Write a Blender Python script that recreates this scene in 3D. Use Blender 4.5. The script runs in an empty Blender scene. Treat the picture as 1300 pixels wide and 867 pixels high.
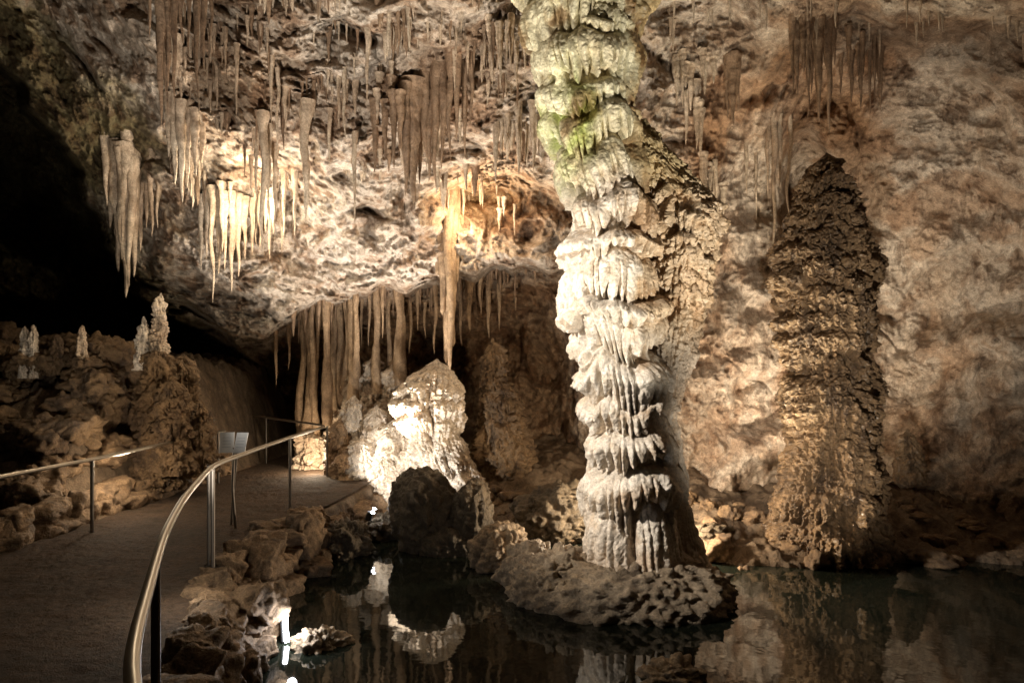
import bpy, math, random
import numpy as np
from mathutils import Vector
random.seed(7); rng=np.random.default_rng(7)
F=867.0; H=2.5; CX=650.0; CY=478.0

# ---------------------------------------------------------------- noise
_perm=np.random.default_rng(3).permutation(256).astype(np.int32); _perm=np.concatenate([_perm,_perm,_perm])
_g=np.random.default_rng(5).normal(size=(256,3)); _g/=np.linalg.norm(_g,axis=1)[:,None]; _g=_g.astype(np.float32)
def pn(x,y,z):
    x=np.asarray(x,dtype=np.float32);y=np.asarray(y,dtype=np.float32);z=np.asarray(z,dtype=np.float32)
    x,y,z=np.broadcast_arrays(x,y,z)
    xi=np.floor(x).astype(np.int32);yi=np.floor(y).astype(np.int32);zi=np.floor(z).astype(np.int32)
    xf=x-xi;yf=y-yi;zf=z-zi; xi&=255;yi&=255;zi&=255
    u=xf*xf*xf*(xf*(xf*6-15)+10);v=yf*yf*yf*(yf*(yf*6-15)+10);w=zf*zf*zf*(zf*(zf*6-15)+10)
    def c(dx,dy,dz):
        h=_perm[_perm[_perm[xi+dx]+yi+dy]+zi+dz]; g=_g[h]
        return g[...,0]*(xf-dx)+g[...,1]*(yf-dy)+g[...,2]*(zf-dz)
    def l(a,b,t): return a+(b-a)*t
    return l(l(l(c(0,0,0),c(1,0,0),u),l(c(0,1,0),c(1,1,0),u),v),l(l(c(0,0,1),c(1,0,1),u),l(c(0,1,1),c(1,1,1),u),v),w)*1.5
def fbm(x,y,z,f,o=4,g=.5):
    s=0;a=1
    for i in range(o):
        s=s+a*pn(x*f+i*17.3,y*f+i*5.1,z*f+i*9.7);f*=2.03;a*=g
    return s
def billow(x,y,z,f,o=3,g=.5):
    s=0;a=1
    for i in range(o):
        s=s+a*(np.abs(pn(x*f+i*7.3,y*f+i*3.1,z*f+i*19.7))*2-.5);f*=2.07;a*=g
    return s
def ss(a,b,x):
    t=np.clip((x-a)/(b-a),0,1);return t*t*(3-2*t)

# ---------------------------------------------------------------- mesh helpers
def mk(name,V,Fc,mat=None,col=None,parent=None,smooth=True):
    V=np.asarray(V,dtype=np.float32).reshape(-1,3);Fc=np.asarray(Fc,dtype=np.int32)
    n=Fc.shape[1];me=bpy.data.meshes.new(name)
    me.vertices.add(len(V));me.vertices.foreach_set('co',V.ravel())
    me.loops.add(Fc.size);me.loops.foreach_set('vertex_index',Fc.ravel())
    me.polygons.add(len(Fc));me.polygons.foreach_set('loop_start',np.arange(0,Fc.size,n,dtype=np.int32))
    me.polygons.foreach_set('loop_total',np.full(len(Fc),n,dtype=np.int32))
    me.polygons.foreach_set('use_smooth',np.full(len(Fc),smooth,dtype=bool))
    me.update(calc_edges=True)
    if col is not None:
        a=me.color_attributes.new('Col','FLOAT_COLOR','POINT')
        c=np.ones((len(V),4),dtype=np.float32);c[:,:3]=np.asarray(col).reshape(-1,3);a.data.foreach_set('color',c.ravel())
    o=bpy.data.objects.new(name,me);bpy.context.scene.collection.objects.link(o)
    if mat:me.materials.append(mat)
    if parent:o.parent=parent
    return o
def gridfaces(nr,nc,wrap=False,off=0):
    i=np.arange(nr-1)[:,None];j=np.arange(nc if wrap else nc-1)[None,:]
    j2=(j+1)%nc
    return np.stack([i*nc+j,i*nc+j2,(i+1)*nc+j2,(i+1)*nc+j],-1).reshape(-1,4)+off
def empty(name,loc=(0,0,0)):
    e=bpy.data.objects.new(name,None);e.empty_display_size=.2;bpy.context.scene.collection.objects.link(e);return e
class Batch:
    def __init__(s): s.V=[];s.F=[];s.n=0
    def add(s,V,Fc): s.V.append(V.reshape(-1,3));s.F.append(Fc+s.n);s.n+=V.reshape(-1,3).shape[0]
    def build(s,name,mat,parent=None,smooth=True): return mk(name,np.concatenate(s.V),np.concatenate(s.F),mat,parent=parent,smooth=smooth)

# ---------------------------------------------------------------- materials
def N(nt,t,**k):
    n=nt.nodes.new(t)
    for a,b in k.items(): setattr(n,a,b)
    return n
def rock(name,A,B,C,rough=.75,bump=.5,s=1.0,stain=.6,useattr=False,coat=0,dist=.03,grain=1.0,mott=1.0):
    m=bpy.data.materials.new(name);m.use_nodes=True;nt=m.node_tree;L=nt.links.new
    bs=nt.nodes['Principled BSDF'];tc=N(nt,'ShaderNodeTexCoord')
    def noise(sc,det=6,ro=.6,src=None,dis=0):
        n=N(nt,'ShaderNodeTexNoise');n.inputs['Scale'].default_value=sc*s;n.inputs['Detail'].default_value=det
        n.inputs['Roughness'].default_value=ro;n.inputs['Distortion'].default_value=dis
        L(src if src else tc.outputs['Object'],n.inputs['Vector']);return n
    def ramp(src,a,b,ca=(0,0,0,1),cb=(1,1,1,1)):
        r=N(nt,'ShaderNodeValToRGB');r.color_ramp.elements[0].position=a;r.color_ramp.elements[1].position=b
        r.color_ramp.elements[0].color=ca;r.color_ramp.elements[1].color=cb;L(src,r.inputs[0]);return r
    def mix(f,a,b,mode='MIX'):
        x=N(nt,'ShaderNodeMix',data_type='RGBA',blend_type=mode)
        if isinstance(f,float):x.inputs[0].default_value=f
        else:L(f,x.inputs[0])
        for i,v in ((6,a),(7,b)):
            if isinstance(v,tuple):x.inputs[i].default_value=(*v,1)
            else:L(v,x.inputs[i])
        return x.outputs[2]
    n1=noise(.7,4,.65);c=mix(ramp(n1.outputs[0],.42,.6).outputs[0],A,B)
    mp=N(nt,'ShaderNodeMapping');mp.inputs['Scale'].default_value=(2.4,2.4,.8);L(tc.outputs['Object'],mp.inputs[0])
    n2=noise(1.3,6,.72,mp.outputs[0]);r2=ramp(n2.outputs[0],.5,.64)
    mm=N(nt,'ShaderNodeMath',operation='MULTIPLY');mm.inputs[1].default_value=stain;L(r2.outputs[0],mm.inputs[0])
    c=mix(mm.outputs[0],c,C)
    n3=noise(7,6,.76);a_=.38*mott
    c=mix(1.0,c,ramp(n3.outputs[0],.36,.64,(1-a_,1-a_*1.05,1-a_*1.1,1),(1+.28*mott,1+.26*mott,1+.24*mott,1)).outputs[0],'MULTIPLY')
    n4=noise(40,3,.7);c=mix(1.0,c,ramp(n4.outputs[0],.32,.68,(.70,.69,.68,1),(1.2,1.2,1.2,1)).outputs[0],'MULTIPLY')
    if useattr:
        at=N(nt,'ShaderNodeAttribute');at.attribute_name='Col';c=mix(1.0,c,at.outputs['Color'],'MULTIPLY')
    L(c,bs.inputs['Base Color'])
    rr=N(nt,'ShaderNodeMapRange');rr.inputs[3].default_value=rough-.18;rr.inputs[4].default_value=rough+.15;L(n3.outputs[0],rr.inputs[0]);L(rr.outputs[0],bs.inputs['Roughness'])
    bs.inputs['Specular IOR Level'].default_value=.35
    bs.inputs['Coat Weight'].default_value=coat;bs.inputs['Coat Roughness'].default_value=.25
    a3=N(nt,'ShaderNodeMath',operation='MULTIPLY_ADD');a3.inputs[1].default_value=.3*grain;L(n4.outputs[0],a3.inputs[0]);L(n3.outputs[0],a3.inputs[2])
    b=N(nt,'ShaderNodeBump');b.inputs['Strength'].default_value=bump;b.inputs['Distance'].default_value=dist*2.4;L(a3.outputs[0],b.inputs['Height']);L(b.outputs[0],bs.inputs['Normal'])
    return m
M_wall=rock('cave_limestone',(.61,.545,.465),(.48,.395,.31),(.17,.112,.072),useattr=True,bump=.95,stain=.78,mott=1.0,dist=.038)
M_ground=rock('cave_ground',(.18,.13,.085),(.12,.085,.055),(.06,.043,.03),bump=.9)
M_path=rock('gravel_path',(.11,.068,.04),(.08,.052,.031),(.05,.033,.022),s=2.4,bump=1.0,stain=.3,rough=.85,grain=2)
M_col=rock('flowstone',(.77,.70,.60),(.71,.62,.51),(.46,.35,.25),useattr=True,rough=.48,bump=.45,stain=.4,coat=.15,mott=.75)
M_sg=rock('stalagmite_stone',(.33,.225,.13),(.21,.14,.08),(.07,.045,.03),rough=.42,bump=1.0,coat=.25,stain=.85,s=1.5,mott=1.2)
M_left=rock('brown_stone',(.22,.145,.078),(.145,.095,.055),(.065,.042,.028),rough=.6,bump=.9,stain=.9)
M_st=rock('stalactite_stone',(.58,.49,.38),(.47,.36,.26),(.20,.125,.075),rough=.55,bump=.6)
M_rc=rock('recess_flow_stone',(.42,.30,.19),(.32,.22,.135),(.14,.085,.05),rough=.55,bump=.7)
M_dk=rock('dark_stalactite_stone',(.32,.225,.15),(.25,.165,.105),(.10,.06,.038),rough=.55,bump=.6)
M_white=rock('white_calcite',(.72,.65,.56),(.62,.53,.42),(.30,.21,.13),rough=.5,bump=.6,stain=.7,mott=1.1)
M_bld=rock('boulder_stone',(.13,.10,.065),(.09,.07,.045),(.045,.035,.025),rough=.5,bump=.8)
M_isl=rock('crusted_rock',(.42,.33,.23),(.31,.23,.145),(.12,.08,.05),rough=.55,bump=1.0)
M_stone=rock('wall_stone',(.32,.215,.125),(.22,.148,.088),(.09,.06,.038),rough=.75,bump=1.0,s=1.6,stain=.8)
def simple(name,c,r=.4,metal=0,em=None,es=0):
    m=bpy.data.materials.new(name);m.use_nodes=True;b=m.node_tree.nodes['Principled BSDF']
    b.inputs['Base Color'].default_value=(*c,1);b.inputs['Roughness'].default_value=r;b.inputs['Metallic'].default_value=metal
    if em:b.inputs['Emission Color'].default_value=(*em,1);b.inputs['Emission Strength'].default_value=es
    return m
M_steel=simple('brushed_steel',(.42,.38,.32),.32,1)
_nt=M_steel.node_tree;_n=N(_nt,'ShaderNodeTexNoise');_n.inputs['Scale'].default_value=30
_r=N(_nt,'ShaderNodeMapRange');_r.inputs[3].default_value=.25;_r.inputs[4].default_value=.55;_nt.links.new(_n.outputs[0],_r.inputs[0]);_nt.links.new(_r.outputs[0],_nt.nodes['Principled BSDF'].inputs['Roughness'])
M_post=simple('dark_post_paint',(.16,.14,.12),.5,.7)
M_panel=simple('sign_panel',(.80,.82,.84),.4)
M_black=simple('lamp_housing',(.03,.03,.03),.4)
M_tube=simple('tube_glow',(1,1,1),.4,0,(.9,.94,1),45)
M_bulb=simple('lamp_lens',(1,1,1),.4,0,(.92,.95,1),40)
M_text=simple('sign_print',(.45,.5,.56),.5)

# ---------------------------------------------------------------- cave shell
CP=[(850,50,10.2),(850,200,11.3),(850,400,12),(850,600,12.2),(1000,0,9.3),(1000,100,10.4),(1000,250,11.9),(1000,450,12.2),(1000,650,12),
(1150,0,9.0),(1150,200,11.3),(1150,400,12),(1150,600,11.8),(1300,0,8.2),(1300,200,9.9),(1300,400,10.7),(1300,700,10.4),(1550,400,8.5),(1800,400,6.5),(1550,-200,6),(1150,-200,7.3),(850,-200,7.3),(1550,750,8.5),
(740,0,9.2),(740,200,11.3),(740,350,13),(740,500,13.5),(600,0,8.4),(600,100,9.6),(600,180,10.8),(600,250,12.6),(600,320,12.7),(600,450,15),(600,600,14.8),
(450,0,8.4),(450,100,9.6),(450,200,10.8),(450,300,12),(450,345,12.4),(450,450,15.8),(450,600,16),(300,0,8.5),(300,100,9.8),(300,200,11),(300,260,12.2),(300,350,12.8),(300,450,16),(300,600,17.5),
(200,0,9),(200,150,10.8),(200,250,12),(150,200,11.4),(190,350,13),(200,450,18),(100,0,9.8),(100,150,11.5),(100,300,14),(100,450,17),(0,0,10.5),(0,200,13),(0,400,16),(0,600,17),
(-200,0,10),(-200,400,12),(-600,400,8),(-600,0,7),(-600,-300,5),(300,-300,6.2),(600,-300,6.4),(900,-300,6.2),(-200,800,11),(300,800,17),(700,800,14),(1000,800,11.8),(1300,850,10)]
CP=np.array(CP,float)
def tps_fit(P,v):
    n=len(P);D=np.linalg.norm(P[:,None]-P[None],axis=2)/300
    K=np.where(D>0,D*D*np.log(D+1e-9),0)+np.eye(n)*.01
    A=np.zeros((n+3,n+3));A[:n,:n]=K;A[:n,n]=1;A[:n,n+1:]=P/300;A[n,:n]=1;A[n+1:,:n]=(P/300).T
    return np.linalg.solve(A,np.r_[v,0,0,0])
_w=tps_fit(CP[:,:2],CP[:,2])
def tps(px,py):
    s=_w[-3]+_w[-2]*px/300+_w[-1]*py/300
    for k in range(len(CP)):
        r2=((px-CP[k,0])**2+(py-CP[k,1])**2)/90000.+1e-9
        s=s+_w[k]*.5*r2*np.log(r2)
    return s
def blob(px,py,cx,cy,rx,ry): return np.exp(-(((px-cx)/rx)**2+((py-cy)/ry)**2))
lip_x=[-900,150,210,260,300,350,420,480,560,640,700,760,900,2400]
lip_y=[300,330,370,400,425,418,375,352,352,335,330,335,360,360]
def leftedge(py,px): return np.interp(py,[-300,40,100,220,300,380,420],[-200,-60,20,100,135,180,250])+14*pn(py/40,1.3,2.2)+6*pn(py/13,4.3,px/200)
def shell(px,py):
    px=np.asarray(px,float);py=np.asarray(py,float)
    d=tps(px,py)
    ly=np.interp(px,lip_x,lip_y)+22*pn(px/70,3.3,1.1)+11*pn(px/22,5.3,1.1)
    k=ss(180,300,px)*(1-ss(690,780,px))
    d=d+k*(1.5*ss(0,22,py-ly)-1.4*np.exp(-np.abs(py-ly-11)/70)*.35)
    wx=px+30*pn(px/60,py/60,3.3);wy=py+24*pn(px/50,py/50,8.1)
    d=d+1.3*blob(px,py,1020,235,28,60)+.55*blob(wx,wy,615,250,70,16)+.6*blob(wx,wy,672,285,30,24)+.8*blob(wx,wy,385,105,22,9)+.5*blob(wx,wy,480,275,40,8)+.6*blob(wx,wy,240,60,30,14)+.5*blob(wx,wy,430,40,40,10)
    le=leftedge(py,px)
    d=d+4.5*(1-ss(-16,4,px-le))*ss(10,90,py)*(1-ss(440,520,py))
    X=(px-CX)/F*d;Z=H+(CY-py)/F*d;Y=d
    right=ss(840,960,px)
    rough=1-.62*right
    big=fbm(X,Y,Z,.42,3)*(.8-.15*right)
    warp=fbm(X,Y,Z,1.1,2)*.35
    rid=-(np.abs(pn(X*.9+warp,Y*.9,Z*1.1+warp))*2-.4)*.34*(1-.4*right)
    mid=billow(X+warp,Y,Z,2.3,3)*.17*rough
    patch=ss(-.2,.35,fbm(X+9,Y,Z,.7,2))
    nod=billow(X,Y+warp,Z,6.5,2)*.075*(1-.75*right)*(.3+.9*patch)
    fine=fbm(X,Y,Z,12,2,.6)*.04*rough+fbm(X,Y,Z,3.2,3)*.07*(1-.35*right)
    fl=np.abs(np.sin(X*15+4*pn(X*1.5,Z*.4,Y*.3)+1.2*pn(X*5,Z*.6,0)))**.6
    dm=blob(px,py,1040,110,90,60)+blob(px,py,900,230,40,120)*.8+blob(px,py,660,185,50,50)+blob(px,py,975,200,30,90)*.7+blob(px,py,470,400,150,40)*.5+blob(px,py,560,110,60,60)*.7+blob(px,py,240,200,30,60)
    drape=-.16*fl*np.clip(dm,0,1)
    bed=-.22*right*np.abs(pn(X*.5+Z*.4,Y*.3,Z*1.5-X*.5))*ss(200,420,py)
    crack=.10*right*np.exp(-np.abs(pn(X*.55+.6*warp,Y*.5,Z*.7+3))*34)*ss(-.1,.3,pn(X*.4,Y*.4,Z*.4+7))
    return d+big+rid+mid+nod+fine+drape+bed+crack
def axis(a,lo,hi,b,fine,coarse):
    return np.concatenate([np.arange(a,lo,coarse),np.arange(lo,hi,fine),np.arange(hi,b,coarse)])
gx=axis(-700,-60,1360,2000,1.4,12);gy=axis(-330,-40,700,860,1.35,12)
PX,PY=np.meshgrid(gx,gy)
D=shell(PX,PY);D=np.maximum(D,3)
X=(PX-CX)/F*D;Z=H+(CY-PY)/F*D
col=np.ones(PX.shape+(3,))
def tint(c,m):
    global col
    m=np.clip(m,0,1)[...,None];col=col*(1-m)+col*np.array(c)*m
nz=fbm(X,D,Z,.8,4);nz2=fbm(X+5,D,Z,2.2,4);nz3=fbm(X+15,D,Z,5,3)
le=leftedge(PY,PX);rt=ss(820,900,PX)
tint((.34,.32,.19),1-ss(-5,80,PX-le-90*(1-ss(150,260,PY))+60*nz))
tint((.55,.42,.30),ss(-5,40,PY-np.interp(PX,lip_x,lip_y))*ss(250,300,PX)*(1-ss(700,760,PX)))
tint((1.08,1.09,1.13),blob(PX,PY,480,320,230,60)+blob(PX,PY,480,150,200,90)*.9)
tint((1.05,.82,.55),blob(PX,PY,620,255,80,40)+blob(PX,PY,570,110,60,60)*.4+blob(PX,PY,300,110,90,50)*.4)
tint((1.04,1.01,.98),rt)
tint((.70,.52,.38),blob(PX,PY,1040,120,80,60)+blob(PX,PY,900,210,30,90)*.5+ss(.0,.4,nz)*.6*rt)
tint((.52,.38,.27),ss(.10,.40,nz2)*(.75-.22*rt))
tint((.58,.46,.36),ss(.15,.45,nz3)*.6*(1-.6*rt))
tint((.42,.35,.28),ss(560,680,PY+60*nz)*ss(850,950,PX)*.85)  # light fall-off on the lower right wall, put into its colour
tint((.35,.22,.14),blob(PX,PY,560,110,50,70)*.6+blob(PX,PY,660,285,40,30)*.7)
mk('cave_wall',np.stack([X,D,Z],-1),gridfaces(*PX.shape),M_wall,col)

def S(px,py,d): return np.array([(px-CX)/F*d,d,H+(CY-py)/F*d])

# ---------------------------------------------------------------- ground, path, water
def xl(y): return np.interp(y,[-3,1.2,1.8,2.5,3.2,4.3,5.2,6,7.2,8.5,10,11.5,13,20],[9,6,.4,-.9,-1.5,-2.0,-2.25,-2.5,-2.8,-2.8,-2.55,-2.4,-2.3,-2.2])
def ys(x): return np.interp(x,[-6,-2.5,-1.6,-.6,.3,1.2,2,3,4.5,6,9],[12.2,12.2,11.9,11.2,10.6,10.1,9.7,9.0,8.9,9.2,9.0])
def gz(x,y):
    n=fbm(x,y,0*x,.9,4);nf=billow(x,y,0*x+2,3.5,3)
    e=.12*pn(x*2,y*2,1)
    sdl=x-xl(y)+e; sdf=ys(x)-y+e*2
    lake=-.12-.8*np.clip(np.minimum(sdl,sdf),0,1)+.1*nf
    far=.05+.24*np.clip(-sdf,0,9)+.15*n*ss(0,1,-sdf)+.07*nf
    path=.57+.01*n
    z=np.where(sdf<0,far,lake)
    z=z*(1-ss(-.1,.15,-sdl))+path*ss(-.1,.15,-sdl)
    m=1-ss(-6.5,-5.5,x+.2*n)
    t=ss(-.4,3.2,y-8.3-.3*n+.25*(x+6))
    z=z+m*(.15+2.15*t+.25*ss(-7.5,-9.5,x)*t)+m*(.12*nf+.12*n)
    return z
gxx=np.arange(-15,13,.04);gyy=np.arange(-2,19,.04)
GX,GY=np.meshgrid(gxx,gyy)
GZ=gz(GX,GY)
mk('ground',np.stack([GX,GY,GZ],-1),gridfaces(*GX.shape),M_ground)
py_=np.arange(-1.5,17,.03);t_=np.linspace(0,1,140)
PYY,T=np.meshgrid(py_,t_,indexing='ij')
xr=xl(PYY)-.18
PXX=-5.5*(1-T)+np.minimum(xr,3)*T
mk('path',np.stack([PXX,PYY,.6+.014*fbm(PXX,PYY,0*PXX,3,3)+.010*fbm(PXX,PYY,0*PXX,14,3)],-1),gridfaces(*PXX.shape),M_path)
mw=bpy.data.materials.new('cave_water');mw.use_nodes=True;nt=mw.node_tree;b=nt.nodes['Principled BSDF']
b.inputs['Base Color'].default_value=(.008,.010,.007,1);b.inputs['Roughness'].default_value=.03;b.inputs['IOR'].default_value=1.42
n=N(nt,'ShaderNodeTexNoise');n.inputs['Scale'].default_value=2.6;n.inputs['Detail'].default_value=3
tc=N(nt,'ShaderNodeTexCoord');nt.links.new(tc.outputs['Object'],n.inputs['Vector'])
bm=N(nt,'ShaderNodeBump');bm.inputs['Strength'].default_value=.13;bm.inputs['Distance'].default_value=.02
nt.links.new(n.outputs[0],bm.inputs['Height']);nt.links.new(bm.outputs[0],b.inputs['Normal'])
mk('water',[[-4,-1,0],[13,-1,0],[13,13,0],[-4,13,0]],[[0,1,2,3]],mw,smooth=False)

# ---------------------------------------------------------------- rocks
def ico(sub):
    import bmesh
    bm=bmesh.new();bmesh.ops.create_icosphere(bm,subdivisions=sub,radius=1)
    V=np.array([v.co[:] for v in bm.verts]);Fc=np.array([[v.index for v in f.verts] for f in bm.faces]);bm.free();return V,Fc
ICO={k:ico(k) for k in (4,5,6)}
def rockpts(c,dim,seed,sub=4,amp=.25,lump=.06,box=.0,rot=0,facet=0,fine=.5,lf=4.5):
    V,Fc=ICO[sub];V=V.copy();o=seed*13.7
    if box:
        m=np.max(np.abs(V),axis=1)[:,None];V=V*(1-box)+V/m*box*.85
    if facet:
        R=np.random.default_rng(seed)
        for k in range(9):
            nn=R.normal(size=3);nn/=np.linalg.norm(nn);dd=R.uniform(.55,.85);h=V@nn-dd
            V=V-np.clip(h,0,None)[:,None]*nn*facet
    d=1+amp*fbm(V[:,0]+o,V[:,1],V[:,2],1.1,3)
    V=V*d[:,None]*np.array(dim)
    L=np.linalg.norm(V,axis=1)[:,None];nrm=V/L
    V=V+nrm*(lump*billow(V[:,0]+o,V[:,1],V[:,2],lf,3)+lump*fine*fbm(V[:,0]+o,V[:,1],V[:,2],14,3))[:,None]
    ca,sa=math.cos(rot),math.sin(rot)
    V=np.stack([V[:,0]*ca-V[:,1]*sa,V[:,0]*sa+V[:,1]*ca,V[:,2]],1)
    return V+np.array(c),Fc
def boulder(name,c,dim,seed,mat,**k):
    V,Fc=rockpts(c,dim,seed,6,**k);return mk(name,V,Fc,mat)
boulder('boulder',(-1.30,9.9,.50),(.52,.42,.74),1,M_bld,amp=.12,lump=.05,fine=.5,lf=4,facet=.35)
boulder('boulder',(-.55,9.7,.42),(.34,.34,.66),2,M_bld,amp=.12,lump=.05,fine=.5,lf=4,facet=.35)
boulder('boulder',(-.9,9.8,.12),(.5,.4,.38),12,M_bld,amp=.15,lump=.04,fine=.3)
boulder('boulder',(-.13,9.0,.2),(.46,.35,.40),3,M_isl,amp=.2,lump=.05,facet=.5)
boulder('boulder',(.75,10.4,.4),(.75,.5,.45),4,M_bld,amp=.25)
boulder('boulder',(.22,8.2,.1),(.42,.34,.40),5,M_isl,amp=.25,lump=.05,facet=.5)
boulder('boulder',(-1.82,6.35,-.04),(.26,.22,.2),6,M_isl,amp=.3)
boulder('boulder',(1.35,5.75,-.12),(.34,.3,.2),7,M_isl,amp=.3)
boulder('boulder',(-2.3,9.6,.15),(.3,.35,.35),8,M_bld,amp=.3)
boulder('boulder',(-2.02,10.6,.08),(.3,.3,.28),13,M_bld,amp=.3)
boulder('boulder',(2.5,9.9,.15),(.6,.4,.25),9,M_bld,amp=.35)
boulder('rock_island',(1.34,7.8,0),(1.24,.97,.52),10,M_isl,amp=.12,lump=.085,lf=6.5,fine=.35)
boulder('boulder',(.5,7.7,.12),(.52,.44,.42),11,M_isl,amp=.2,lump=.07,lf=6.5)
B=Batch()
for i in range(130):
    x=rng.uniform(-2.2,8);yy=ys(x)+rng.uniform(-.15,1.8);s=rng.uniform(.04,.2)*(1 if rng.random()<.8 else 1.7)
    V,Fc=rockpts((x,yy,float(gz(np.array([x]),np.array([yy]))[0])+s*.2),(s*rng.uniform(.8,1.5),s,s*rng.uniform(.5,1)),i+50,4,amp=.4,lump=.02,rot=rng.uniform(0,3),facet=.8);B.add(V,Fc)
B.build('rubble_rocks',M_left)
B=Batch();i=0
for i in range(190):
    x=rng.uniform(-11.5,-5.6);yy=rng.uniform(7.4,12.6);s=rng.uniform(.10,.42)
    V,Fc=rockpts((x,yy,float(gz(np.array([x]),np.array([yy]))[0])+s*.05),(s*rng.uniform(.9,1.4),s,s*rng.uniform(.5,.9)),i+500,5 if s>.3 else 4,amp=.4,lump=.06,rot=rng.uniform(0,3),facet=.5);B.add(V,Fc)
B.build('rock_mound',M_left)
B=Batch()
y=1.9;i=0
while y<12.4:
    s=rng.uniform(.12,.27)
    xx=float(xl(y))
    for lay in range(3 if y<9.8 else 2):
        s2=s*rng.uniform(.7,1.3)
        z=[.04,.28,.52][lay]+rng.uniform(-.05,.05)
        V,Fc=rockpts((xx-.12*lay+.10+rng.uniform(-.08,.08),y+rng.uniform(-.12,.12),z),(s2*rng.uniform(.9,1.3),s2*rng.uniform(1,1.5),.17*rng.uniform(.8,1.3)),i+200,5,amp=.25,lump=.02,box=.7,rot=rng.uniform(-.6,.6)+.3,facet=1,lf=5,fine=.7);B.add(V,Fc);i+=1
    y+=s*1.2
for (x,yy,z,s) in [(-2.6,8.6,.5,.33),(-2.7,7.3,.55,.28),(-2.35,6.2,.42,.3)]:
    V,Fc=rockpts((x,yy,z),(s,s,s*.9),i+200,5,amp=.3,lump=.03,box=.4,facet=1);B.add(V,Fc);i+=1
B.build('stone_retaining_wall',M_stone)
B=Batch();y=5.2
while y<13.5:
    s=rng.uniform(.15,.3)
    for lay in range(2):
        V,Fc=rockpts((-5.62-.08*lay+rng.uniform(-.06,.06),y,.66+lay*.2),(s*.9,s*1.3,.15*rng.uniform(.8,1.3)),i+300,4,amp=.3,lump=.02,box=.6,rot=rng.uniform(-.3,.3),facet=.9);B.add(V,Fc);i+=1
    y+=s*1.5
B.build('stone_retaining_wall',M_stone)

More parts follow.
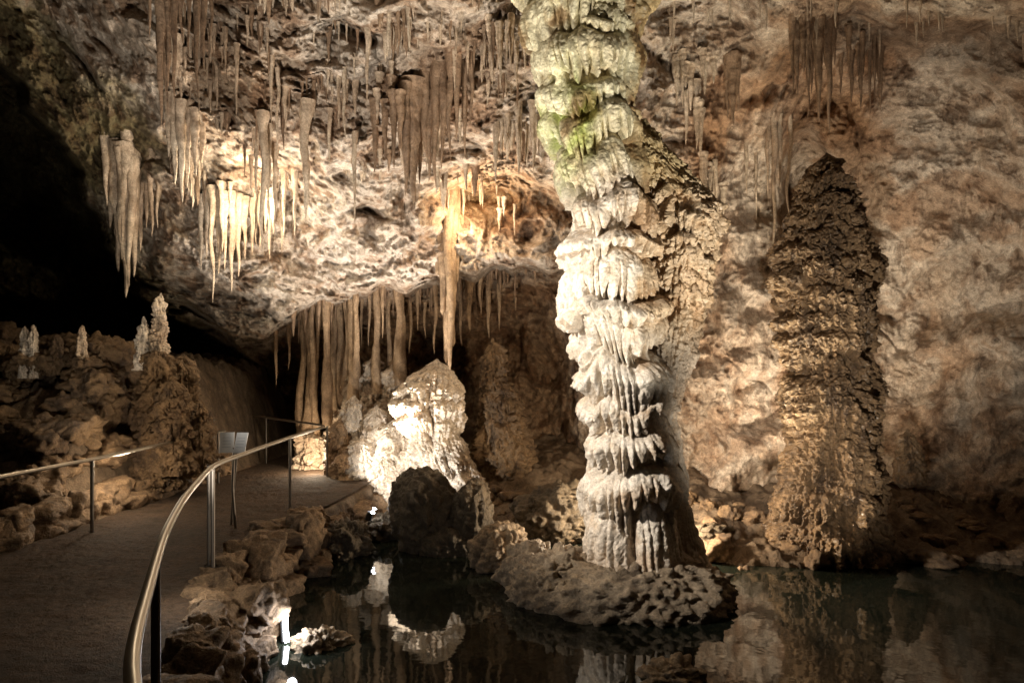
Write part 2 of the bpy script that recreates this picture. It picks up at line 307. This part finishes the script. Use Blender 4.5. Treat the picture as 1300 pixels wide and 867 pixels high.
# ---------------------------------------------------------------- flowstone columns
def flowstone(name,ax,rows,mat,nth=420,nzr=900,seed=1,nf=40,pop=.02,popf=9,colf=None,lw=(.28,.5),lb=(.10,.2),parent=None,extra=0,fine=.008,flut=.35,hr=(.75,1.2),wob=.10,rj=.22,zw=.12,cutw=.08,exb=(.3,.9),exw=(.07,.2),exh=(.1,.45)):
    R=np.random.default_rng(seed)
    ax=sorted(ax);az=[a[0] for a in ax]
    z=np.linspace(az[0],az[-1],nzr);th=np.linspace(0,2*math.pi,nth,endpoint=False)
    ker=np.hanning(max(5,nzr//25));ker/=ker.sum();pad=len(ker)
    def it(k):
        v=np.interp(z,az,[a[k] for a in ax]);vp=np.pad(v,pad,mode='edge');return np.convolve(vp,ker,'same')[pad:-pad]
    cx,cy,r=it(1),it(2),np.interp(z,az,[a[3] for a in ax])
    Z2,TH=np.meshgrid(z,th,indexing='ij');r2=r[:,None]+0*TH
    cth,sth=np.cos(TH),np.sin(TH);s=seed*3.1
    r2=r2*(1+wob*fbm(cth*1.2+s,sth*1.2,Z2*.9,1,3))
    warp=.9*pn(cth*2+s,sth*2,Z2*.8)+.35*pn(cth*6+s,sth*6,Z2*2)
    arc=TH/(2*math.pi)*nf+warp;cell=np.floor(arc).astype(int)%nf;fr=arc-np.floor(arc)
    fl=np.sin(math.pi*fr)**.8
    Zw=Z2+zw*pn(cth*1.5+s,sth*1.5,Z2*.8)
    ext=np.zeros_like(TH)
    lobes=[]
    rows=sorted(rows,reverse=True)
    for i,zr in enumerate(rows):
        hn=(zr-rows[i+1]) if i+1<len(rows) else (zr-az[0])
        rr=float(np.interp(zr,z,r));w0=R.uniform(*lw);n=max(3,int(2*math.pi*rr/(w0*1.0)));t0=R.uniform(0,6.28)
        for k in range(n):
            g=R.uniform(0,1)
            lobes.append((t0+k*2*math.pi/n+R.uniform(-.4,.4),zr+R.uniform(-rj,rj)*hn,w0*R.uniform(.6,1.4),hn*R.uniform(*hr),lb[0]+(lb[1]-lb[0])*g))
    for k in range(extra):
        zr=R.uniform(az[0],az[-1]);lobes.append((R.uniform(0,6.28),zr,R.uniform(*exw),R.uniform(*exh),R.uniform(*exb)*lb[1]))
    for (tk,zk,w,h,b) in lobes:
        i0=np.searchsorted(z,zk-h*1.5-zw);i1=np.searchsorted(z,zk+.02*h+zw)+1
        if i1-i0<3:continue
        sl=slice(max(0,i0),i1)
        dth=(TH[sl]-tk+math.pi)%(2*math.pi)-math.pi
        rr=max(.12,float(np.interp(zk,z,r)))
        b=min(b,rr*1.2)
        u=np.clip(dth*rr/w,-1,1);lat=np.sqrt(np.clip(1-u*u,0,1))
        v=(zk-Zw[sl])/h-.35*(1-lat)
        hs=(np.sin(cell[sl]*12.9898+tk*78.2+zk*3)*43758.5)%1.0
        edge=.78+.42*hs-.34*(1-fl[sl])
        top=np.where(v<.45,np.sqrt(np.clip(1-(1-v/.45)**2,0,1)),1-.45*(v-.45))
        top=np.where(v<0,0,top)
        cut=np.clip((edge-v)/cutw,0,1)**.6
        p=b*lat**.6*top*cut*(1-flut*(1-fl[sl])*np.clip((v-.15)*1.8,0,1))
        ext[sl]=np.maximum(ext[sl],p)
    ext=ext*np.clip((az[-1]-Z2)/.12,0,1)**.5
    r3=r2+ext-.012*(1-fl)
    XX=cx[:,None]+cth*r3;YY=cy[:,None]+sth*r3
    pp=pop*billow(XX,YY,Z2,popf,2)+fine*fbm(XX,YY,Z2,24,2)+.02*fbm(XX,YY,Z2,3,3)
    r3=np.maximum(r3+pp*np.clip((az[-1]-Z2)/.1,0,1),.002)
    XX=cx[:,None]+cth*r3;YY=cy[:,None]+sth*r3
    ZZ=Z2+.25*pop*billow(XX+9,YY,Z2,popf,1)-.3*ext
    c=colf(XX,YY,ZZ,ext) if colf else None
    return mk(name,np.stack([XX,YY,ZZ],-1),gridfaces(nzr,nth,True),mat,c,parent)
def AX(lst,d):
    o=[]
    for t in lst:
        p=S(t[0],t[1],d);o.append((p[2],p[0],d+(t[3] if len(t)>3 else 0),t[2]*d/F))
    return o
def RZ(lst,d): return [S(0,p,d)[2] for p in lst]
colm=empty('limestone_column')
def ccol(x,y,z,e):
    c=np.ones(x.shape+(3,))
    n=fbm(x,y,z,1.6,4);n2=fbm(x+4,y,z,5,3)
    def t(cc,m):
        nonlocal c
        m=np.clip(m,0,1)[...,None];c=c*(1-m)+c*np.array(cc)*m
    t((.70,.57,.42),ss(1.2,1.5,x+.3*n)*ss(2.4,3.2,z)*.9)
    t((.88,.92,.70),ss(4.4,5.0,z+.3*n)*.75)
    t((.60,.76,.28),np.exp(-((x-.68-.3*n)/.15)**2-((z-5.25-.3*n2)/.5)**2)*1.0)
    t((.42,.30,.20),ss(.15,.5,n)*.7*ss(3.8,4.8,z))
    t((.70,.56,.42),ss(.2,.6,n)*.6)
    t((.75,.64,.51),ss(.1,.5,n2)*.5)
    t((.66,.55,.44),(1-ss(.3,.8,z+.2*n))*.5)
    return c
d0=7.9
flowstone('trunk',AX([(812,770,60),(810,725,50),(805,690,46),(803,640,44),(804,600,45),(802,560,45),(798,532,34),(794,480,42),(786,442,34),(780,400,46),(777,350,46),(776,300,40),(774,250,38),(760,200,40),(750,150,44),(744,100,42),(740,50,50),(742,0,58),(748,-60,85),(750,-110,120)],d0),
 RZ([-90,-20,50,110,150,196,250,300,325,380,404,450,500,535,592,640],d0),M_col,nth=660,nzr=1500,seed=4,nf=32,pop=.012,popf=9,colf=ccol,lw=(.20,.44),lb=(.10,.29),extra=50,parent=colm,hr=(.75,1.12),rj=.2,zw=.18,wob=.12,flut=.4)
flowstone('crown',AX([(748,75,40),(746,40,52),(746,0,68),(750,-50,100),(752,-110,170)],d0+.05),RZ([-100,-70,-40,-12,15,42],d0),M_col,nth=420,nzr=420,seed=14,nf=36,pop=.03,popf=8,colf=ccol,lw=(.15,.35),lb=(.06,.2),parent=colm,extra=30,flut=.5,wob=.25)
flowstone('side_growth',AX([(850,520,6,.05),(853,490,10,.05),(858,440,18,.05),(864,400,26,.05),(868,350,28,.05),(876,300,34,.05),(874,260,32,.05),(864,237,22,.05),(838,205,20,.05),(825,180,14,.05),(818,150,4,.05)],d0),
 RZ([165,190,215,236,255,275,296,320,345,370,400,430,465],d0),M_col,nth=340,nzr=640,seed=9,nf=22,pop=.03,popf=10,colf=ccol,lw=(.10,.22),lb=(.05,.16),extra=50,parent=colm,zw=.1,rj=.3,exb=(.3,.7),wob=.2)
flowstone('root',AX([(875,735,36),(868,700,20),(862,660,14),(858,600,10),(856,560,6),(856,520,3)],d0+.1),RZ([540,590,640,690],d0),M_col,nth=200,nzr=300,seed=12,nf=24,pop=.015,colf=ccol,lw=(.1,.2),lb=(.03,.08),parent=colm)

d1=9.7
flowstone('tall_stalagmite',AX([(1056,726,70),(1052,690,60),(1048,640,52),(1054,600,54),(1056,560,43),(1056,510,48),(1054,465,36),(1050,430,46),(1046,380,48),(1044,330,47),(1045,285,36),(1046,250,26),(1048,220,16),(1049,202,7),(1050,194,1)],d1),
 RZ([212,228,248,270,292,316,340,366,394,420,448,478,508,540,574,610,650,690],d1),M_sg,nth=560,nzr=1300,seed=23,nf=32,pop=.05,popf=9,lw=(.12,.32),lb=(.06,.24),extra=110,flut=.45,wob=.22,fine=.014,rj=.3,zw=.16,hr=(.7,1.15),exb=(.35,.9),exh=(.1,.3))
flowstone('small_stalagmite',AX([(1155,612,17),(1155,580,13),(1153,560,9),(1152,543,1)],10.6),RZ([552,566,582,596],10.6),M_sg,nth=100,nzr=120,seed=22,nf=12,pop=.03,lw=(.08,.14),lb=(.03,.07))
flowstone('draped_stalagmite',AX([(588,655,44),(578,620,36),(568,595,28),(558,572,26),(550,552,22),(546,530,30),(544,508,34),(547,488,28),(550,474,18),(554,464,8),(555,456,1)],12.6),
 RZ([466,480,500,524,548,574,604,630],12.6),M_white,nth=440,nzr=600,seed=34,nf=30,pop=.03,popf=9,lw=(.10,.26),lb=(.08,.25),extra=90,rj=.3,zw=.12,wob=.22,hr=(.8,1.2),flut=.5,exw=(.06,.15),exh=(.12,.3),exb=(.3,1.0))
fs=empty('flowstone_slope')
for i,(px,py,w,yb,d,m) in enumerate([(504,530,22,650,12.9,M_white),(478,514,18,650,13.2,M_white),(450,502,13,650,13.5,M_white),(524,560,20,650,12.7,M_white),(490,575,20,650,12.6,M_white),(460,552,16,650,12.9,M_white),(610,612,20,660,12.3,M_white),(640,636,18,670,12.1,M_isl),(434,528,13,640,13.4,M_rc),(526,508,12,640,13.3,M_white),(596,590,14,655,12.5,M_white),(440,570,16,650,12.9,M_rc)]):
    flowstone('mound',AX([(px+14,yb,w*1.9),(px+6,(py+yb)/2,w*1.2),(px,py+14,w*.6),(px,py,1)],d),RZ(list(np.linspace(py+5,yb-15,7)),d),m,nth=240,nzr=300,seed=40+i,nf=18,pop=.03,popf=9,lw=(.09,.22),lb=(.06,.2),parent=fs,extra=50,rj=.3,hr=(.8,1.3),wob=.3,flut=.5,exw=(.05,.14),exh=(.1,.3))
flowstone('popcorn_stalagmite',AX([(640,660,46),(640,600,36),(640,550,28),(636,510,18),(628,480,11),(626,450,7),(625,430,1)],13.4),RZ([440,465,490,520,550,580,610],13.4),M_left,nth=300,nzr=400,seed=61,nf=30,pop=.08,popf=5.5,lw=(.15,.28),lb=(.05,.18),extra=80,flut=.2,wob=.3,rj=.5,cutw=.2)
lg=empty('stalagmite_group')
for i,(px,pt,w,pb,d,m) in enumerate([(200,438,17,620,10.8,M_left),(232,450,11,600,11,M_left),(216,480,12,600,10.6,M_left),(254,508,9,600,11,M_left)]):
    flowstone('stump',AX([(px+4,pb,w*1.7),(px+2,(pt+pb)/2,w*1.2),(px,pt+14,w*.85),(px,pt,2)],d),RZ(list(np.linspace(pt+6,pb-20,6)),d),m,nth=200,nzr=320,seed=70+i,nf=18,pop=.06,popf=6,lw=(.12,.25),lb=(.05,.14),parent=lg,extra=30,flut=.3,wob=.25)
flowstone('spire',AX([(201,455,11),(201,430,8),(203,410,6),(203,385,6),(204,372,1)],10.8),RZ([380,400,420,440],10.8),M_st,nth=120,nzr=200,seed=80,nf=12,pop=.04,popf=9,lw=(.08,.14),lb=(.02,.05),parent=lg)
flowstone('spire',AX([(180,470,8),(180,430,6),(182,412,4),(182,402,1)],10.7),RZ([410,430,450],10.7),M_white,nth=100,nzr=140,seed=81,nf=12,pop=.04,popf=9,lw=(.06,.12),lb=(.02,.05),parent=lg)
for i,(px,pt,pb,w,d,m) in enumerate([(31,414,450,4,10.6,M_white),(42,412,450,4,10.6,M_white),(104,413,446,5,10.6,M_st),(72,424,446,7,10.7,M_left),(14,436,460,5,10.8,M_left),(128,440,460,4,10.7,M_left)]):
    flowstone('spire',AX([(px,pb+30,w*1.6),(px,(pt+pb)/2,w),(px,pt+4,w*.7),(px,pt,.6)],d),RZ([pt+6,pt+18],d),m,nth=80,nzr=90,seed=90+i,nf=8,pop=.02,popf=14,lw=(.03,.06),lb=(.008,.02),parent=lg,zw=.02)
# extra knobs of rock that carry the little spires
for i,(x,y,z,s) in enumerate([(-7.55,10.7,2.72,.28),(-7.3,10.75,2.7,.24),(-6.65,10.7,2.7,.26),(-7.0,10.85,2.72,.3),(-7.85,10.9,2.7,.28)]):
    V,Fc=rockpts((x,y,z),(s*1.2,s,s*.8),900+i,5,amp=.35,lump=.06,facet=.4);mk('ledge_rock',V,Fc,M_left,parent=lg)

# ---------------------------------------------------------------- stalactites
def spike(B,x,y,z0,L,r,seg=14,rings=36,tip=.04,lean=0,seed=0,colm=False):
    t=np.linspace(0,1,rings)[:,None];th=np.linspace(0,2*math.pi,seg,endpoint=False)[None,:]
    if colm: pr=.8+.2*np.cos(t*6.28)+.25*pn(t*4+seed,0,0)
    else: pr=(1-t)**.75*(1-tip)+tip
    pr=pr*(1+.28*pn(t*7+seed*3.3,0,0)+.22*pn(t*19+seed,2,0))
    if not colm: pr=pr+.25*np.exp(-t*10)
    fl=1+.30*pn(np.cos(th)*1.6+seed,np.sin(th)*1.6,t*3)+.18*pn(np.cos(th)*4+seed,np.sin(th)*4,t*3)
    rr=r*pr*fl
    if not colm: rr=rr*np.where(t>=1,.05,1)
    cx=x+lean*t*L+.03*L*pn(t*2.5+seed,7,0);cy=y+.02*L*pn(t*2.5+seed,9,0)
    V=np.stack([cx+np.cos(th)*rr,cy+np.sin(th)*rr,z0-t*L+0*th],-1)
    B.add(V,gridfaces(rings,seg,True))
def sdepth(px,py): return float(shell(np.array([float(px)]),np.array([float(py)]))[0])
def hang(B,px,yt,yb,w,d=None,fwd=.1,up=.25,**k):
    if d is None:d=sdepth(px,yt)-fwd
    p=S(px,yt,d);L=(yb-yt)*d/F
    spike(B,p[0],d,p[2]+up,L+up,w*.5*d/F,seed=rng.uniform(0,90),**k)
def cluster(name,lst,mat,**k):
    B=Batch()
    for t in lst: hang(B,*t,**k)
    return B.build(name,mat)
def jit(base,n,dx,dyt,dl,w):
    o=[]
    for _ in range(n):
        b=base[rng.integers(len(base))] if isinstance(base,list) else base
        yt=b[1]+rng.uniform(-dyt,dyt);o.append((b[0]+rng.uniform(-dx,dx),yt,yt+dl*rng.uniform(.2,1)**1.3,w*rng.uniform(.5,1.2)))
    return o
cluster('stalactite_cluster',[(203,-30,160,15,7.6),(212,-30,100,11,7.7),(221,-30,130,12,7.6),(231,-30,55,9,7.7),(249,-30,128,10,7.5),(258,-30,88,12,7.6),(267,-30,60,8,7.7),(190,-30,50,8,7.8),(240,-30,75,8,7.7),(212,-30,148,8,7.5)],M_dk)
cluster('stalactite_cluster',[(524,125,265,24),(516,130,250,16),(533,120,235,16),(545,110,232,14),(553,100,240,14),(562,90,215,14),(571,80,205,12),(580,75,180,13),(590,85,200,11),(598,70,160,10),(500,140,215,12),(489,150,205,10),(508,140,190,12),(476,150,220,12),(540,105,200,16),(528,125,220,20)],M_dk)
cluster('stalactite_cluster',[(334,165,325,12),(388,150,285,15),(349,200,290,9),(341,180,260,8),(360,225,300,9),(374,235,300,8),(450,190,285,7),(325,185,250,7),(418,160,215,6),(437,110,180,6),(466,60,135,7),(300,80,150,6),(344,95,160,6),(352,110,200,5)],M_st,fwd=.35)
cluster('stalactite_cluster',[(270,255,385,9),(278,260,350,9),(286,262,345,8),(294,262,372,10),(303,265,352,9),(311,268,330,9),(262,262,330,8),(255,265,345,8),(320,270,325,8),(330,260,318,8),(282,250,320,10),(298,255,318,9),(342,262,330,8),(358,265,322,7)]+jit((300,262),14,50,14,50,8),M_st,fwd=.4)
cluster('stalactite_cluster',[(140,225,290,16),(150,230,345,22),(160,235,378,26),(170,235,352,20),(178,240,320,14),(134,215,262,12),(165,215,365,16),(186,245,290,10),(146,240,300,14),(155,240,330,16),(192,240,300,10),(200,250,290,9)],M_st,fwd=.35,up=.7)
cluster('stalactite_cluster',[(222,140,235,14),(230,150,258,14),(238,150,240,13),(247,160,225,12),(256,165,215,11),(214,140,200,12)],M_st,fwd=.3)
cluster('stalactite_cluster',jit((665,160),34,36,12,70,9)+jit((640,60),14,40,20,50,8),M_st,fwd=.2)
cluster('stalactite_cluster',jit((1030,55),26,30,18,90,11)+jit((1095,70),12,28,14,70,9)+[(930,90,160,16),(924,95,150,9),(937,92,140,9),(1052,40,170,12),(1040,40,155,12)],M_dk,fwd=.2)
cluster('stalactite_cluster',jit((885,120),16,30,40,80,10)+jit((905,240),12,14,30,80,9),M_st,fwd=.2)
cluster('stalactite_cluster',[(982,165,335,8),(990,165,240,7),(975,170,260,6),(1002,160,300,6),(960,200,280,5),(948,190,250,6)],M_st,fwd=.12)
cluster('stalactite_cluster',jit([(620,240),(590,250),(650,275)],16,30,10,35,6),M_st,fwd=.2)
cluster('hanging_column',[(562,262,400,16,12.3),(568,262,462,17,12.4),(574,262,440,15,12.3),(580,265,360,12,12.4),(556,268,350,12,12.4),(571,262,470,13,12.2),(550,270,320,10,12.4),(586,268,330,9,12.5),(565,262,430,14,12.5)],M_rc,tip=.35,up=.5)
L_=[]
cent=[(rng.uniform(215,720),rng.uniform(-20,250)) for _ in range(54)]
for c in cent:
    nn=rng.integers(2,11);bl=rng.uniform(8,40);bw=3.5+rng.exponential(3)
    for _ in range(nn):
        a,b=c[0]+rng.normal()*17,c[1]+rng.normal()*6
        q=rng.uniform(.25,1.3)
        L_.append((a,b,b+bl*q,min(15,bw*q*rng.uniform(.7,1.3)+2)))
cluster('stalactite_fringe',L_[::3],M_dk,fwd=.06,seg=10,rings=18);cluster('stalactite_fringe',L_[1::3]+L_[2::3],M_st,fwd=.06,seg=10,rings=18)
L_=[(rng.uniform(850,1300),rng.uniform(-30,60)) for _ in range(40)]
cluster('stalactite_fringe',[(a,b,b+rng.uniform(8,32),rng.uniform(4,8)) for a,b in L_],M_st,fwd=.08,seg=8,rings=14)
L_=[]
for px in np.arange(370,700,4.0):
    ly=float(np.interp(px,lip_x,lip_y))+rng.uniform(-4,8);L_.append((px+rng.uniform(-2,2),ly,ly+rng.uniform(10,55)*rng.uniform(.4,1.2),rng.uniform(4,9),rng.uniform(13.6,14.6)))
cluster('stalactite_fringe',L_,M_dk,seg=8,rings=16)
B=Batch()
RC=[(392,360,590,18),(384,365,570,12),(415,355,540,14),(423,350,520,14),(432,350,550,16),(440,350,500,11),(449,350,530,17),(478,345,500,13),(494,345,500,9),(507,345,490,17),(459,348,440,8),(596,350,420,14),(610,350,400,10),(620,350,430,11),(655,340,395,10),(350,385,490,9),(401,350,560,12),(468,345,440,7),(486,345,430,8),(539,350,430,9),(552,350,450,9),(520,350,450,10),(397,355,500,10),(453,350,480,10),(530,350,420,8),(585,350,440,9),(634,345,420,9),(366,380,470,8)]
for (px,yt,yb,w) in RC:
    hang(B,px,yt-12,yb,w,14.2+rng.uniform(-.5,.5),colm=(yb-yt>125),seg=18,rings=50)
B.build('recess_columns',M_rc)
fb=empty('recess_flowstone')
for i,(px,py,w,yb) in enumerate([(392,545,14,620),(430,520,12,620),(452,470,11,600),(476,452,13,600),(500,462,14,600),(412,550,16,620),(468,485,17,620),(520,486,14,620),(488,500,16,620)]):
    flowstone('mound',AX([(px,yb,w*1.7),(px,(py+yb)/2,w*1.1),(px,py+8,w*.6),(px,py,1)],14.3+.2*(i%2)),RZ(list(np.linspace(py+3,yb-15,6)),14.4),M_st,nth=140,nzr=220,seed=110+i,nf=16,pop=.08,popf=5,lw=(.12,.25),lb=(.05,.16),parent=fb,extra=20,wob=.3,rj=.5)

# ---------------------------------------------------------------- handrails
def sweep(B,P,r,seg=12):
    P=np.array(P,float);n=len(P);T=np.gradient(P,axis=0);T/=np.linalg.norm(T,axis=1)[:,None]
    th=np.linspace(0,2*math.pi,seg,endpoint=False);V=[]
    for i in range(n):
        up=np.array([0,0,1.]) if abs(T[i][2])<.9 else np.array([1.,0,0])
        a=np.cross(T[i],up);a/=np.linalg.norm(a);b=np.cross(a,T[i])
        V.append(P[i]+r*(np.cos(th)[:,None]*a+np.sin(th)[:,None]*b))
    B.add(np.array(V),gridfaces(n,seg,True))
def smooth_path(pts,n=120):
    pts=np.array(pts,float);t=np.r_[0,np.cumsum(np.linalg.norm(np.diff(pts,axis=0),axis=1))];u=np.linspace(0,t[-1],n)
    out=np.stack([np.interp(u,t,pts[:,k]) for k in range(3)],1)
    k=np.hanning(13);k/=k.sum();pad=np.pad(out,((6,6),(0,0)),mode='reflect',reflect_type='odd')
    return np.stack([np.convolve(pad[:,j],k,'valid') for j in range(3)],1)
def rail(pts,posts):
    e=empty('handrail');B=Batch();P=smooth_path(pts,160);sweep(B,P,.024,14);B.build('top_rail',M_steel,e)
    B=Batch()
    for (x,y,zt,zb) in posts:
        sweep(B,[(x,y,zb),(x,y,(zt+zb)/2),(x,y,zt)],.021,12)
        sweep(B,[(x,y,zb),(x,y,zb+.01),(x,y,zb+.02)],.05,14)
    B.build('posts',M_post,e)
rail([(1.6,.6,1.62),(.4,.75,1.62),(-.5,1.15,1.62),(-1.12,1.96,1.62),(-1.54,2.9,1.62),(-1.94,3.8,1.62),(-2.4,5.0,1.62),(-2.98,6.8,1.62),(-3.1,8.3,1.62),(-3.22,9.9,1.62),(-3.52,13,1.56),(-5.4,15,1.6),(-7.1,17,1.72)],
 [(-1.67,3.2,1.62,.58),(-2.98,6.8,1.62,.58),(-3.06,6.9,1.6,.58),(-3.22,9.9,1.62,.58),(-3.52,13,1.56,.58),(-5.4,15,1.6,.58),(-7.0,16.9,1.7,.6),(-.1,.9,1.62,.58)])
rail([(-5.1,3,1.49),(-5.17,6.9,1.49),(-5.13,8.34,1.49),(-5.25,12,1.5),(-5.3,12.6,1.5)],[(-5.13,8.34,1.49,.5),(-5.25,12.2,1.5,.55),(-5.12,4.6,1.49,.5)])
sg=empty('information_sign')
def box(B,c,dx,dy,dz,R):
    V=np.array([[sx*dx/2,sy*dy/2,sz*dz/2] for sx in(-1,1) for sy in(-1,1) for sz in(-1,1)])@R.T+np.array(c)
    B.add(V,np.array([[0,1,3,2],[4,6,7,5],[0,4,5,1],[2,3,7,6],[0,2,6,4],[1,5,7,3]]))
def rotm(yaw,tilt):
    c,s=math.cos(tilt),math.sin(tilt);Rx=np.array([[1,0,0],[0,c,-s],[0,s,c]]);c,s=math.cos(yaw),math.sin(yaw);Rz=np.array([[c,-s,0],[s,c,0],[0,0,1]]);return Rz@Rx
B=Batch();Rm=rotm(.25,-.35)
box(B,(-3.55,8.5,1.68),.17,.012,.26,Rm);box(B,(-3.36,8.46,1.68),.15,.012,.26,rotm(-.15,-.35));B.build('panels',M_panel,sg,False)
B=Batch()
for k in range(4):
    for cx,r in ((-3.55,Rm),(-3.36,rotm(-.15,-.35))):
        off=r@np.array([0,-.0085,.06-.04*k]);box(B,(cx+off[0],8.5-(.04 if cx>-3.5 else 0)+off[1],1.68+off[2]),.10,.002,.004,r)
B.build('print',M_text,sg,False)
B=Batch();sweep(B,[(-3.46,8.55,.58),(-3.5,8.55,1.1),(-3.46,8.5,1.62)],.018);sweep(B,[(-3.6,8.75,.58),(-3.5,8.6,1.2),(-3.42,8.5,1.62)],.016);B.build('legs',M_post,sg)

# ---------------------------------------------------------------- visible lamps
tl=empty('tube_lamp');B=Batch();sweep(B,[(-2.16,6.5,.22),(-2.13,6.43,.12),(-2.10,6.37,.03)],.022);B.build('tube',M_tube,tl)
B=Batch();sweep(B,[(-2.19,6.56,.29),(-2.175,6.53,.255),(-2.16,6.5,.22)],.03);sweep(B,[(-2.22,6.56,.27),(-2.18,6.48,.14),(-2.145,6.41,.01)],.02);B.build('housing',M_black,tl)
fl_=empty('floodlight');p=S(473,650,10.4);B=Batch();sweep(B,[p+[0,0,-.02],p,p+[.03,-.01,.06]],.03);B.build('lens',M_bulb,fl_)
B=Batch();sweep(B,[p+[-.07,.0,-.12],p+[-.05,0,-.05],p+[-.03,0,.0]],.05);B.build('housing',M_black,fl_)

# ---------------------------------------------------------------- lights
def light(kind,loc,power,color,r=.08,aim=None,ang=60,blend=.6):
    l=bpy.data.lights.new('cave_lamp_or_fill',kind);l.energy=power;l.color=color;l.shadow_soft_size=r
    if kind=='SPOT':l.spot_size=math.radians(ang);l.spot_blend=blend
    o=bpy.data.objects.new('cave_lamp_or_fill',l);bpy.context.scene.collection.objects.link(o);o.location=loc
    if aim is not None:
        o.rotation_euler=(Vector(aim)-Vector(loc)).to_track_quat('-Z','Y').to_euler()
    return o
WARM=(1,.81,.58);NEU=(1,.91,.77)
COOL=(.93,.95,1)
light('SPOT',(-4.4,5.0,4.9),3100,(1,.93,.83),.06,(1.5,7.9,2.1),42,.9)          # key on column
light('SPOT',(2.6,4.2,.15),2000,(1,.94,.81),.08,(.9,8.2,6.4),46,.9)      # uplight to column head / ceiling
light('POINT',(1.9,9.4,.7),480,WARM,.1)                              # behind column
light('POINT',tuple(S(305,262,10.7)),150,(1,.84,.60),.08)
light('POINT',tuple(S(605,275,11.9)),85,(1,.75,.47),.08)
light('SPOT',(-2.0,10.5,.5),300,(1,.96,.90),.05,(-1.6,12.8,1.3),80,.7)
light('SPOT',(-2.2,11.3,.35),1900,(1,.90,.78),.06,(-2.6,11.2,6),100,.8)  # shelf / ceiling uplight
light('SPOT',(-3.3,11.9,1.0),150,(1,.94,.85),.05,(-1.4,12.7,1.2),80,.6)
light('POINT',(-3.9,13.4,.9),65,WARM,.08)
light('SPOT',(-2.3,4.8,.8),2400,(1,.91,.79),.08,(-2.1,9.2,6.4),90,.9)    # ceiling wash
light('POINT',(-5.3,9.4,1.3),42,WARM,.08)
light('SPOT',(-5.4,8.2,1.6),80,NEU,.06,(-7.0,10.7,3.2),60,.8)
light('SPOT',(2.1,4.2,.15),1500,(1,.88,.72),.08,(5.4,11,4.4),60,.9)       # right wall + stalagmite
light('SPOT',(4.6,10.5,.7),600,(1,.87,.68),.06,(5.0,11.6,4.4),120,.9)   # unseen fill added behind stalagmite to brighten the wall
light('SPOT',(3.4,9.0,.5),850,(1,.90,.68),.08,(3.2,9.6,6.8),70,.9)
light('POINT',(-2.0,6.2,.28),14,COOL,.04)
light('POINT',(-2.75,5.6,1.0),13,NEU,.04)  # unseen fill added to brighten the sign, rail and wall stones

w=bpy.data.worlds.new('World');bpy.context.scene.world=w;w.use_nodes=True
bg=w.node_tree.nodes['Background'];bg.inputs[0].default_value=(1,.8,.6,1);bg.inputs[1].default_value=.004
cam=bpy.data.cameras.new('camera');co=bpy.data.objects.new('camera',cam);bpy.context.scene.collection.objects.link(co)
co.location=(0,0,H);co.rotation_euler=(math.radians(90),0,0);cam.lens=24.0;cam.sensor_width=36;cam.shift_y=(CY-433.5)/1300;cam.clip_end=200
bpy.context.scene.camera=co
bpy.context.scene.view_settings.view_transform='Standard'
bpy.context.scene.view_settings.look='None'
